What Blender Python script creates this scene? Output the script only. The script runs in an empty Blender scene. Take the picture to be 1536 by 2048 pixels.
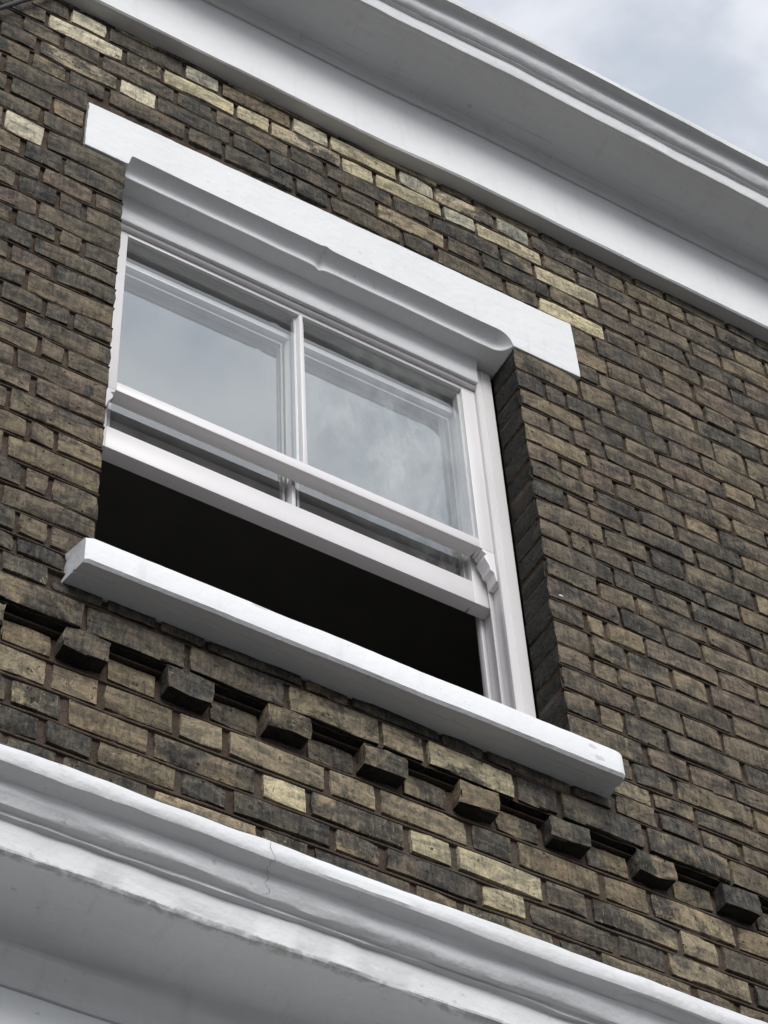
import bpy, bmesh, math, random
from mathutils import Vector, Matrix, noise
random.seed(7)
scene = bpy.context.scene
C = bpy.context.collection

# ------------------------------------------------------------------ camera
CAM_LOC = Vector((-2.25784, -2.74528, -4.99934))
RIGHT = Vector((0.86056292, -0.50746532, -0.04370825))
DOWN = Vector((0.37149281, 0.68404836, -0.62775069))
FWD = Vector((0.34846026, 0.52398167, 0.77718638))
FPX = 4658.2
cam_data = bpy.data.cameras.new('camera')
cam = bpy.data.objects.new('camera', cam_data); C.objects.link(cam)
m = Matrix(((RIGHT.x, -DOWN.x, -FWD.x, CAM_LOC.x), (RIGHT.y, -DOWN.y, -FWD.y, CAM_LOC.y), (RIGHT.z, -DOWN.z, -FWD.z, CAM_LOC.z), (0, 0, 0, 1)))
cam.matrix_world = m
cam_data.sensor_fit = 'VERTICAL'; cam_data.sensor_height = 36.0; cam_data.sensor_width = 27.0
cam_data.lens = FPX * 36.0 / 2048.0
cam_data.clip_start = 0.05; cam_data.clip_end = 6000
scene.camera = cam
GROUND_Z = -6.6

# ------------------------------------------------------------------ sky, sun, exposure
SUN_EL, SUN_AZ = math.radians(40), math.radians(-10)      # azimuth measured from the facade normal (-Y), negative = from the left
to_sun = Vector((math.sin(SUN_AZ) * math.cos(SUN_EL), -math.cos(SUN_AZ) * math.cos(SUN_EL), math.sin(SUN_EL)))
world = bpy.data.worlds.new('World'); scene.world = world; world.use_nodes = True
wn, wl = world.node_tree.nodes, world.node_tree.links
wn.clear()
wout = wn.new('ShaderNodeOutputWorld')
sky = wn.new('ShaderNodeTexSky'); sky.sky_type = 'NISHITA'; sky.sun_disc = False
sky.sun_elevation = SUN_EL; sky.sun_rotation = math.atan2(to_sun.x, to_sun.y)
bg_sky = wn.new('ShaderNodeBackground'); bg_sky.inputs['Strength'].default_value = 0.06
wl.new(sky.outputs[0], bg_sky.inputs['Color'])
tc = wn.new('ShaderNodeTexCoord')
CLOUD_OFF = (4.1, 0.6, 3.3)
def wnoise(scale, detail, rough, dist=0.0, off=(0, 0, 0)):
    mp = wn.new('ShaderNodeMapping'); mp.inputs['Location'].default_value = off
    mp.inputs['Scale'].default_value = (1, 1, 1.5)
    wl.new(tc.outputs['Generated'], mp.inputs['Vector'])
    n = wn.new('ShaderNodeTexNoise'); n.inputs['Scale'].default_value = scale
    n.inputs['Detail'].default_value = detail; n.inputs['Roughness'].default_value = rough
    n.inputs['Distortion'].default_value = dist
    wl.new(mp.outputs[0], n.inputs['Vector']); return n
n1 = wnoise(9.0, 7, 0.52, 0.25, CLOUD_OFF)
r1 = wn.new('ShaderNodeValToRGB'); r1.color_ramp.interpolation = 'EASE'
r1.color_ramp.elements[0].position = 0.36; r1.color_ramp.elements[0].color = (0.275, 0.300, 0.342, 1)
r1.color_ramp.elements[1].position = 0.62; r1.color_ramp.elements[1].color = (0.405, 0.414, 0.440, 1)
wl.new(n1.outputs['Fac'], r1.inputs['Fac'])
bg_cloud = wn.new('ShaderNodeBackground')
dotn = wn.new('ShaderNodeVectorMath'); dotn.operation = 'DOT_PRODUCT'; dotn.inputs[1].default_value = to_sun      # thin cloud is brighter round the hidden sun
wl.new(tc.outputs['Generated'], dotn.inputs[0])
glow = wn.new('ShaderNodeMapRange'); glow.interpolation_type = 'SMOOTHSTEP'
for k_, v_ in zip(('From Min', 'From Max', 'To Min', 'To Max'), (0.45, 1.0, 1.0, 1.75)): glow.inputs[k_].default_value = v_
wl.new(dotn.outputs['Value'], glow.inputs['Value']); wl.new(glow.outputs[0], bg_cloud.inputs['Strength'])
wl.new(r1.outputs['Color'], bg_cloud.inputs['Color'])
n2 = wnoise(5.0, 4, 0.5, 0.0, (1.7, 0.4, 2.2))
r2 = wn.new('ShaderNodeMapRange'); r2.inputs['From Min'].default_value = 0.3; r2.inputs['From Max'].default_value = 0.6
r2.inputs['To Min'].default_value = 0.86; r2.inputs['To Max'].default_value = 0.98
wl.new(n2.outputs['Fac'], r2.inputs['Value'])
wmix = wn.new('ShaderNodeMixShader')
wl.new(r2.outputs[0], wmix.inputs['Fac']); wl.new(bg_sky.outputs[0], wmix.inputs[1]); wl.new(bg_cloud.outputs[0], wmix.inputs[2])
wl.new(wmix.outputs[0], wout.inputs['Surface'])

sun_data = bpy.data.lights.new('sun', 'SUN'); sun_data.energy = 1.12; sun_data.angle = math.radians(30)
sun_data.color = (1.0, 0.975, 0.94)
sun = bpy.data.objects.new('sun', sun_data); C.objects.link(sun)
sun.rotation_euler = (-to_sun).to_track_quat('-Z', 'Y').to_euler(); sun.location = to_sun * 30
scene.view_settings.view_transform = 'Standard'; scene.view_settings.look = 'None'
scene.view_settings.gamma = 1.0; scene.view_settings.use_curve_mapping = False
scene.view_settings.exposure = 1.14
scene.render.resolution_x = 768; scene.render.resolution_y = 1024

# ------------------------------------------------------------------ object helpers
def tag(o, label=None, cat=None, group=None, kind=None):
    if label: o['label'] = label
    if cat: o['category'] = cat
    if group: o['group'] = group
    if kind: o['kind'] = kind
    return o
def empty(name, loc, label, cat, group=None):
    o = bpy.data.objects.new(name, None); C.objects.link(o); o.location = loc
    o.empty_display_size = 0.1
    bpy.context.view_layer.update()
    return tag(o, label, cat, group)
def link(name, me, mat, parent=None):
    o = bpy.data.objects.new(name, me); C.objects.link(o)
    if mat: 
        me.materials.clear(); me.materials.append(mat)
    if parent:
        o.parent = parent
        bpy.context.view_layer.update() if False else None
        inv = Matrix.Translation(-WORLD_LOC.get(parent.name, Vector((0, 0, 0))))
        o.matrix_parent_inverse = inv
        WORLD_LOC[o.name] = Vector((0, 0, 0))
    return o
WORLD_LOC = {}
def thing(name, loc, label, cat, group=None):
    o = empty(name, loc, label, cat, group); WORLD_LOC[o.name] = Vector(loc); return o
class MB:
    def __init__(s): s.v = []; s.f = []
    def add(s, vs, fs):
        b = len(s.v); s.v += [tuple(p) for p in vs]; s.f += [tuple(i + b for i in f) for f in fs]; return s
    def box(s, x0, x1, y0, y1, z0, z1):
        vs = [(x, y, z) for x in (x0, x1) for y in (y0, y1) for z in (z0, z1)]
        return s.add(vs, [(0, 1, 3, 2), (4, 6, 7, 5), (0, 4, 5, 1), (2, 3, 7, 6), (0, 2, 6, 4), (1, 5, 7, 3)])
    def prism(s, poly, axis, a, b, segs=1, wob=None):
        """poly in the two other axes (in xyz order), extruded along axis from a to b"""
        n = len(poly); vs = []; fs = []
        for k in range(segs + 1):
            t = a + (b - a) * k / segs
            for j, (p, q) in enumerate(poly):
                c = {'x': (t, p, q), 'y': (p, t, q), 'z': (p, q, t)}[axis]
                if wob: c = wob(c, j)
                vs.append(c)
        for k in range(segs):
            for i in range(n):
                j = (i + 1) % n
                fs.append((k * n + i, k * n + j, (k + 1) * n + j, (k + 1) * n + i))
        fs.append(tuple(range(n))[::-1]); fs.append(tuple(segs * n + i for i in range(n)))
        return s.add(vs, fs)
    def mesh(s, name):
        me = bpy.data.meshes.new(name); me.from_pydata(s.v, [], s.f)
        bm = bmesh.new(); bm.from_mesh(me); bmesh.ops.recalc_face_normals(bm, faces=bm.faces); bm.to_mesh(me); bm.free()
        return me
    def build(s, name, mat, parent=None, bevel=0.0, smooth=None):
        me = s.mesh(name)
        if bevel:
            bm = bmesh.new(); bm.from_mesh(me)
            ed = [e for e in bm.edges if len(e.link_faces) == 2 and e.calc_face_angle(0) > 0.5]
            bmesh.ops.bevel(bm, geom=ed, offset=bevel, segments=2, profile=0.5, affect='EDGES', clamp_overlap=True)
            bm.to_mesh(me); bm.free(); smooth = smooth or 35
        if smooth:
            me.polygons.foreach_set('use_smooth', [True] * len(me.polygons))
            me.set_sharp_from_angle(angle=math.radians(smooth))
        return link(name, me, mat, parent)

# ------------------------------------------------------------------ materials
def mat_new(name):
    mt = bpy.data.materials.new(name); mt.use_nodes = True
    nt = mt.node_tree; b = nt.nodes['Principled BSDF']
    return mt, nt.nodes, nt.links, b
def nz(N, L, vec, scale, detail=4, rough=0.55, dist=0.0, mscale=None, loc=None):
    if mscale or loc:
        mp = N.new('ShaderNodeMapping')
        if mscale: mp.inputs['Scale'].default_value = mscale
        if loc: mp.inputs['Location'].default_value = loc
        L.new(vec, mp.inputs['Vector']); vec = mp.outputs[0]
    n = N.new('ShaderNodeTexNoise'); n.inputs['Scale'].default_value = scale
    n.inputs['Detail'].default_value = detail; n.inputs['Roughness'].default_value = rough
    n.inputs['Distortion'].default_value = dist
    L.new(vec, n.inputs['Vector']); return n.outputs['Fac']
def rng(N, L, v, a, b, c=0.0, d=1.0, smooth=True):
    r = N.new('ShaderNodeMapRange'); r.interpolation_type = 'SMOOTHSTEP' if smooth else 'LINEAR'
    for k, x in zip(('From Min', 'From Max', 'To Min', 'To Max'), (a, b, c, d)): r.inputs[k].default_value = x
    L.new(v, r.inputs['Value']); return r.outputs[0]
def mth(N, L, op, a, b=None):
    n = N.new('ShaderNodeMath'); n.operation = op
    for i, x in enumerate((a, b)):
        if x is None: continue
        if isinstance(x, (int, float)): n.inputs[i].default_value = x
        else: L.new(x, n.inputs[i])
    return n.outputs[0]
def mixc(N, L, f, a, b, mode='MIX'):
    n = N.new('ShaderNodeMix'); n.data_type = 'RGBA'; n.blend_type = mode
    if isinstance(f, (int, float)): n.inputs[0].default_value = f
    else: L.new(f, n.inputs[0])
    for i, x in ((6, a), (7, b)):
        if isinstance(x, tuple): n.inputs[i].default_value = (*x, 1)
        else: L.new(x, n.inputs[i])
    return n.outputs[2]
def bump(N, L, b, h, strength, dist, prev=None):
    n = N.new('ShaderNodeBump'); n.inputs['Strength'].default_value = strength; n.inputs['Distance'].default_value = dist
    L.new(h, n.inputs['Height'])
    if prev: L.new(prev, n.inputs['Normal'])
    L.new(n.outputs[0], b.inputs['Normal']); return n.outputs[0]

def make_brick_mat():
    mt, N, L, b = mat_new('stock_brick')
    geo = N.new('ShaderNodeNewGeometry'); pos = geo.outputs['Position']
    tint = N.new('ShaderNodeAttribute'); tint.attribute_name = 'tint'
    wear = N.new('ShaderNodeAttribute'); wear.attribute_name = 'wear'    # r soot, g pale scour, b seed
    sep = N.new('ShaderNodeSeparateColor'); L.new(wear.outputs['Color'], sep.inputs[0])
    soot, pale, seed = sep.outputs[0], sep.outputs[1], sep.outputs[2]
    comb = N.new('ShaderNodeCombineXYZ'); L.new(mth(N, L, 'MULTIPLY', seed, 37.0), comb.inputs[1])
    add = N.new('ShaderNodeVectorMath'); add.operation = 'ADD'; L.new(pos, add.inputs[0]); L.new(comb.outputs[0], add.inputs[1])
    v = add.outputs[0]
    big = nz(N, L, v, 11, 5, 0.6, 0.6)
    med = nz(N, L, v, 34, 6, 0.62, 0.4)
    fine = nz(N, L, v, 150, 4, 0.65)
    streak = nz(N, L, v, 30, 4, 0.6, 0.2, mscale=(4.5, 1, 0.55))
    hor = nz(N, L, v, 26, 5, 0.62, 0.8, mscale=(0.5, 1, 2.6), loc=(3.1, 0, 1.7))
    T_ = tint.outputs['Color']
    def mul(a, c): return mixc(N, L, 1.0, a, c, 'MULTIPLY')
    base = mul(T_, mixc(N, L, rng(N, L, big, 0.34, 0.66), (0.78, 0.79, 0.81), (1.20, 1.18, 1.12)))
    base = mixc(N, L, rng(N, L, med, 0.48, 0.66, 0, 0.65), base, mul(T_, (1.14, 0.94, 0.86)))            # pinkish body showing through
    base = mul(base, mixc(N, L, rng(N, L, streak, 0.36, 0.64), (0.70, 0.70, 0.71), (1.30, 1.30, 1.27)))
    pale_m = mth(N, L, 'MULTIPLY', rng(N, L, mth(N, L, 'ADD', hor, mth(N, L, 'MULTIPLY', pale, 0.30)), 0.56, 0.70), 0.8)
    base = mixc(N, L, pale_m, base, mul(T_, mixc(N, L, rng(N, L, med, 0.35, 0.65), (1.62, 1.56, 1.42), (1.30, 1.30, 1.28))))
    rim = N.new('ShaderNodeAttribute'); rim.attribute_name = 'rim'
    rn = nz(N, L, v, 24, 5, 0.65, 0.5, loc=(2.2, 0, 9.3))
    rm = mth(N, L, 'MULTIPLY', rim.outputs['Fac'], rng(N, L, rn, 0.40, 0.56, 0.1, 0.9))
    base = mixc(N, L, rm, base, mul(T_, (1.75, 1.68, 1.52)))
    soot_n = nz(N, L, v, 9, 7, 0.64, 0.9, loc=(8.2, 0, 3.3))
    soot_m = mth(N, L, 'MULTIPLY', rng(N, L, mth(N, L, 'ADD', soot_n, mth(N, L, 'MULTIPLY', soot, 0.34)), 0.55, 0.70), 0.90)
    base = mixc(N, L, soot_m, base, mul(mixc(N, L, rng(N, L, med, 0.35, 0.62), (0.028, 0.027, 0.025), (0.066, 0.062, 0.055)), mixc(N, L, rng(N, L, streak, 0.4, 0.62), (0.8, 0.8, 0.8), (1.35, 1.35, 1.32))))
    pits = rng(N, L, nz(N, L, v, 70, 3, 0.55, 0, loc=(1, 2, 3)), 0.66, 0.73)
    base = mixc(N, L, mth(N, L, 'MULTIPLY', pits, 0.8), base, (0.014, 0.012, 0.010))
    fleck = rng(N, L, nz(N, L, v, 105, 2, 0.5, 0, loc=(7, 2, 5)), 0.70, 0.76)
    base = mixc(N, L, mth(N, L, 'MULTIPLY', fleck, 0.5), base, mul(T_, (3.0, 2.9, 2.6)))
    blot = nz(N, L, v, 19, 7, 0.60, 1.6, mscale=(0.62, 1, 1.35), loc=(5.5, 1, 2.2))
    base = mul(base, mixc(N, L, rng(N, L, blot, 0.42, 0.56), (0.72, 0.73, 0.74), (1.24, 1.22, 1.17)))
    drag = nz(N, L, v, 26, 6, 0.62, 2.2, mscale=(2.2, 1, 0.7), loc=(1.5, 6, 4.2))
    base = mixc(N, L, rng(N, L, drag, 0.585, 0.64, 0, 0.55), base, mul(T_, (1.85, 1.78, 1.62)))
    base = mixc(N, L, rng(N, L, drag, 0.40, 0.345, 0, 0.55), base, (0.026, 0.024, 0.022))
    base = mul(base, mixc(N, L, rng(N, L, fine, 0.3, 0.7), (0.84, 0.84, 0.84), (1.17, 1.17, 1.16)))
    L.new(base, b.inputs['Base Color']); b.inputs['Roughness'].default_value = 0.93
    b.inputs['Specular IOR Level'].default_value = 0.25
    h = mth(N, L, 'ADD', mth(N, L, 'MULTIPLY', med, 1.0), mth(N, L, 'MULTIPLY', fine, 0.22))
    h = mth(N, L, 'ADD', h, mth(N, L, 'MULTIPLY', drag, 0.9))
    h = mth(N, L, 'ADD', h, mth(N, L, 'MULTIPLY', streak, 0.25)); h = mth(N, L, 'SUBTRACT', h, mth(N, L, 'MULTIPLY', pits, 0.9))
    bump(N, L, b, h, 1.0, 0.0065)
    return mt
def make_mortar_mat():
    mt, N, L, b = mat_new('lime_mortar')
    geo = N.new('ShaderNodeNewGeometry'); v = geo.outputs['Position']
    a = nz(N, L, v, 14, 4, 0.6); f = nz(N, L, v, 190, 3, 0.7); g = nz(N, L, v, 5, 3, 0.5, 0, loc=(4, 4, 4))
    c = mixc(N, L, rng(N, L, a, 0.35, 0.65), (0.050, 0.035, 0.026), (0.080, 0.059, 0.045))
    c = mixc(N, L, rng(N, L, g, 0.52, 0.68, 0, 0.7), c, (0.080, 0.070, 0.058))
    c = mixc(N, L, 1.0, c, mixc(N, L, rng(N, L, f, 0.3, 0.7), (0.72, 0.72, 0.72), (1.3, 1.3, 1.3)), 'MULTIPLY')
    L.new(c, b.inputs['Base Color']); b.inputs['Roughness'].default_value = 0.97; b.inputs['Specular IOR Level'].default_value = 0.15
    bump(N, L, b, mth(N, L, 'ADD', f, mth(N, L, 'MULTIPLY', a, 2.0)), 0.9, 0.003)
    return mt
def make_render_mat(name, base, dirt=(0.34, 0.335, 0.30), lo=0.60, hi=0.80, amt=0.35, bs=0.85, streaky=False, drip=None, scuff=()):
    mt, N, L, b = mat_new(name)
    geo = N.new('ShaderNodeNewGeometry'); v = geo.outputs['Position']
    a = nz(N, L, v, 3.2, 5, 0.6, 0.3); s = nz(N, L, v, 9, 5, 0.6, 0.2, mscale=(3.0, 1, 0.5)); f = nz(N, L, v, 60, 5, 0.6)
    sp = nz(N, L, v, 45, 3, 0.55, 0, loc=(3, 1, 2))
    c = mixc(N, L, rng(N, L, a, 0.3, 0.7), tuple(x * 0.94 for x in base), base)
    c = mixc(N, L, rng(N, L, s, lo, hi, 0, amt), c, dirt)
    c = mixc(N, L, rng(N, L, sp, 0.69, 0.74, 0, 0.55), c, tuple(x * 0.6 for x in base))
    for (cx, cz, rx, rz) in scuff:
        dv = N.new('ShaderNodeVectorMath'); dv.operation = 'SUBTRACT'; L.new(v, dv.inputs[0]); dv.inputs[1].default_value = (cx, -0.075, cz)
        sv = N.new('ShaderNodeVectorMath'); sv.operation = 'MULTIPLY'; L.new(dv.outputs[0], sv.inputs[0]); sv.inputs[1].default_value = (1 / rx, 8.0, 1 / rz)
        ln = N.new('ShaderNodeVectorMath'); ln.operation = 'LENGTH'; L.new(sv.outputs[0], ln.inputs[0])
        k = mth(N, L, 'ADD', ln.outputs['Value'], mth(N, L, 'MULTIPLY', nz(N, L, v, 90, 3, 0.6), 1.4))
        c = mixc(N, L, rng(N, L, k, 1.35, 1.5, 0.55, 0.0), c, (0.36, 0.365, 0.38))
    if drip is not None:
        sx = N.new('ShaderNodeSeparateXYZ'); L.new(v, sx.inputs[0])
        near = mth(N, L, 'MULTIPLY', rng(N, L, sx.outputs[1], -0.250, -0.222, 1.0, 0.0), rng(N, L, sx.outputs[2], drip + 0.002, drip + 0.007, 1.0, 0.0))
        dn = nz(N, L, v, 38, 6, 0.7, 0.6); dl = nz(N, L, v, 4.5, 2, 0.5, 0, loc=(3, 0, 7))
        dm = rng(N, L, mth(N, L, 'ADD', mth(N, L, 'MULTIPLY', near, 0.22), mth(N, L, 'ADD', dn, mth(N, L, 'MULTIPLY', dl, 0.45))), 0.80, 1.02)
        c = mixc(N, L, mth(N, L, 'MULTIPLY', mth(N, L, 'MULTIPLY', dm, near), 0.6), c, (0.22, 0.215, 0.20))
    L.new(c, b.inputs['Base Color']); b.inputs['Roughness'].default_value = 0.62; b.inputs['Specular IOR Level'].default_value = 0.35
    h = mth(N, L, 'ADD', nz(N, L, v, 22, 4, 0.55), mth(N, L, 'MULTIPLY', f, 0.28))
    if streaky: h = mth(N, L, 'ADD', h, mth(N, L, 'MULTIPLY', nz(N, L, v, 14, 3, 0.5, 0, mscale=(0.3, 2, 2)), 0.8))
    bump(N, L, b, h, bs, 0.004)
    return mt
def make_plain(name, col, rough=0.5, spec=0.5, var=0.06, bs=0.15):
    mt, N, L, b = mat_new(name)
    geo = N.new('ShaderNodeNewGeometry'); v = geo.outputs['Position']
    n = nz(N, L, v, 6, 4, 0.6); f = nz(N, L, v, 90, 3, 0.6)
    c = mixc(N, L, rng(N, L, n, 0.3, 0.7), tuple(x * (1 - var) for x in col), tuple(min(1, x * (1 + var)) for x in col))
    L.new(c, b.inputs['Base Color']); b.inputs['Roughness'].default_value = rough; b.inputs['Specular IOR Level'].default_value = spec
    if bs: bump(N, L, b, f, bs, 0.001)
    return mt
def make_glass(name, ka, kb, haze):
    mt, N, L, b = mat_new(name); N.remove(b)
    out = [n for n in N if n.type == 'OUTPUT_MATERIAL'][0]
    geo = N.new('ShaderNodeNewGeometry'); v = geo.outputs['Position']
    fr = N.new('ShaderNodeFresnel'); fr.inputs['IOR'].default_value = 1.55
    front = mth(N, L, 'SUBTRACT', 1.0, geo.outputs['Backfacing'])
    refl = mth(N, L, 'MULTIPLY', mth(N, L, 'DIVIDE', mth(N, L, 'MULTIPLY', fr.outputs[0], ka), mth(N, L, 'ADD', mth(N, L, 'MULTIPLY', fr.outputs[0], kb), 1.0)), front)
    tr = N.new('ShaderNodeBsdfTransparent'); tr.inputs['Color'].default_value = (0.965, 0.978, 0.970, 1)
    gl = N.new('ShaderNodeBsdfGlossy'); gl.inputs['Roughness'].default_value = 0.02
    m1 = N.new('ShaderNodeMixShader'); L.new(refl, m1.inputs[0]); L.new(tr.outputs[0], m1.inputs[1]); L.new(gl.outputs[0], m1.inputs[2])
    df = N.new('ShaderNodeBsdfDiffuse'); df.inputs['Color'].default_value = (0.62, 0.63, 0.62, 1)
    n = nz(N, L, v, 7, 5, 0.65, 1.5, mscale=(2.2, 1, 0.8)); n2 = nz(N, L, v, 2.2, 3, 0.5, 0, loc=(5.3, 0, 1.1))
    fac = mth(N, L, 'MULTIPLY', rng(N, L, n, 0.40, 0.72, 0.0, haze * 1.8), rng(N, L, n2, 0.45, 0.60, 0.05, 1.0))
    m2 = N.new('ShaderNodeMixShader'); L.new(fac, m2.inputs[0]); L.new(m1.outputs[0], m2.inputs[1]); L.new(df.outputs[0], m2.inputs[2])
    L.new(m2.outputs[0], out.inputs['Surface'])
    return mt
M_BRICK = make_brick_mat(); M_MORTAR = make_mortar_mat()
M_STUCCO = make_render_mat('painted_stucco', (0.700, 0.700, 0.696), amt=0.16, lo=0.56, hi=0.80)
M_SILL = make_render_mat('painted_sill', (0.70, 0.70, 0.702), amt=0.16, lo=0.56, hi=0.80, scuff=((0.000, -1.535, .014, .008), (0.012, -1.562, .020, .010), (-0.79, -1.521, .026, .006)))
M_CORNICE = make_render_mat('old_painted_stucco', (0.650, 0.653, 0.652), amt=0.24, lo=0.54, hi=0.80, bs=1.0, streaky=True, drip=-2.550)
M_JOINERY = make_plain('white_gloss_paint', (0.675, 0.650, 0.645), 0.36, 0.45, 0.02, 0.08)
M_GLASS = make_glass('window_glass', 2.4, 1.4, 0.07); M_GLASS_LOW = make_glass('coated_window_glass', 6.0, 5.0, 0.10)
M_ROOM = make_plain('dark_room_plaster', (0.22, 0.21, 0.19), 0.9, 0.2)
M_CABLE = make_plain('black_rubber', (0.015, 0.015, 0.018), 0.5, 0.4)
M_SPACER = make_plain('aluminium_spacer_bar', (0.55, 0.56, 0.57), 0.4, 0.4)
M_GROUND = make_plain('asphalt', (0.046, 0.046, 0.046), 0.9, 0.3, 0.15, 0.5)
M_PAVE = make_plain('pavement_concrete', (0.11, 0.107, 0.10), 0.9, 0.3, 0.1, 0.4)
M_ROOF = make_plain('roof_lead', (0.12, 0.125, 0.13), 0.7, 0.4, 0.1, 0.3)

# ------------------------------------------------------------------ measured layout (metres; x along the facade, y into it, z up from the lintel's underside)
WIN_L, WIN_R = -1.119, 0.009
LIN_L, LIN_R = -1.237, 0.222
SILL_T, SILL_B = -1.513, -1.588
LOW_Y = 0.030                       # the wall below the dentils stands 30 mm further back
XA, XB = -2.35, 1.75
DENT_X = [-1.169 + 0.218 * k for k in range(-5, 13)]; DENT_W = 0.098
DENT_T, DENT_B = -1.699, -1.757
UPPER_ROWS = [
 (0.765,0.685,[-1.177,-1.062,-0.834,-0.055,0.175,0.283,0.505,0.616,0.842,0.948]),
 (0.685,0.605,[-1.314,-1.203,-0.974,-0.865,-0.646,-0.527,-0.308,-0.188,0.017,0.131,0.354,0.464,0.676,0.786]),
 (0.605,0.526,[-1.375,-1.153,-1.04,-0.821,-0.715,-0.49,-0.384,-0.167,-0.057,0.168,0.282,0.499,0.607,0.841,0.954]),
 (0.526,0.446,[-1.326,-1.215,-0.996,-0.883,-0.656,-0.546,-0.331,-0.208,0.016,0.129,0.348,0.456,0.668,0.777]),
 (0.446,0.365,[-1.389,-1.162,-1.05,-0.83,-0.718,-0.5,-0.387,-0.167,-0.054,0.171,0.287,0.502,0.637,0.845]),
 (0.365,0.285,[-1.297,-1.188,-0.963,-0.854,-0.643,-0.536,-0.311,-0.203,0.015,0.348,0.457,0.674,0.778]),
 (0.285,0.195,[-1.473,0.306,0.53,0.635,0.849]),
 (0.195,0.112,[-1.447,-1.328,0.332,0.446,0.658]),
 (0.112,0.033,[0.29,0.508,0.612,0.829]),
 (0.033,-0.066,[-1.446,-1.335,0.216,0.332,0.448,0.656]),
 (-0.066,-0.149,[-1.283,0.097,0.164,0.273,0.49,0.598,0.807]),
 (-0.149,-0.224,[-1.433,-1.332,-1.196,0.207,0.339,0.44,0.657,0.763]),
 (-0.224,-0.301,[-1.282,-1.217,0.096,0.162,0.263,0.488,0.595]),
 (-0.301,-0.377,[-1.331,0.205,0.337,0.441,0.655,0.765]),
 (-0.377,-0.451,[-1.275,-1.213,0.107,0.169,0.273,0.489,0.596]),
 (-0.451,-0.524,[-1.332,0.204,0.334,0.448,0.655]),
 (-0.524,-0.599,[-1.276,0.104,0.169,0.277,0.496,0.609]),
 (-0.599,-0.680,[-1.335,0.209,0.341,0.447,0.664]),
 (-0.680,-0.752,[-1.286,-1.22,0.099,0.164,0.275,0.498,0.604]),
 (-0.752,-0.827,[-1.333,0.214,0.335,0.44,0.66]),
 (-0.827,-0.898,[-1.288,-1.224,0.16,0.268,0.476,0.602]),
 (-0.898,-0.974,[-1.335,0.212,0.334,0.446]),
 (-0.974,-1.046,[-1.29,0.105,0.162,0.271,0.484,0.596]),
 (-1.046,-1.126,[-1.338,0.108,0.209,0.335,0.44]),
 (-1.126,-1.198,[-1.287,-1.226,0.103,0.175,0.276,0.489]),
 (-1.198,-1.277,[-1.331,0.209,0.34,0.449]),
 (-1.277,-1.354,[-1.286,-1.227,0.099,0.168,0.281,0.494]),
 (-1.354,-1.427,[-1.328,0.212,0.328,0.453]),
 (-1.427,-1.498,[-1.289,-1.219,0.168,0.277,0.491]),
 (-1.498,-1.555,[0.207,0.321]),
 (-1.555,-1.617,[-1.311,-1.205,-1.089,-0.974,-0.868,-0.649,0.101,0.212,0.324,0.432]),
 (-1.617,-1.697,[-1.129,-0.909,-0.692,-0.477,0.17,0.39]),
]
LOWER_ROWS = [
 (-1.707,-1.773,[]),
 (-1.773,-1.851,[-1.072,-0.915,-0.809,-0.586,-0.474,-0.26,-0.154,0.056,0.175,0.397]),
 (-1.851,-1.927,[-1.253,-1.141,-0.965,-0.738,-0.63,-0.41,-0.302,-0.091,0.017,0.237,0.34]),
 (-1.927,-1.995,[-1.076,-0.904,-0.797,-0.577,-0.248,-0.138,0.071,0.192,0.405]),
 (-1.995,-2.055,[-1.141,-0.96,-0.736,-0.404,-0.298,-0.078,0.022,0.25,0.358]),
 (-2.055,-2.130,[]),
 (-2.130,-2.205,[]),
 (-2.205,-2.280,[]),
 (-2.280,-2.360,[]),
]

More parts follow.
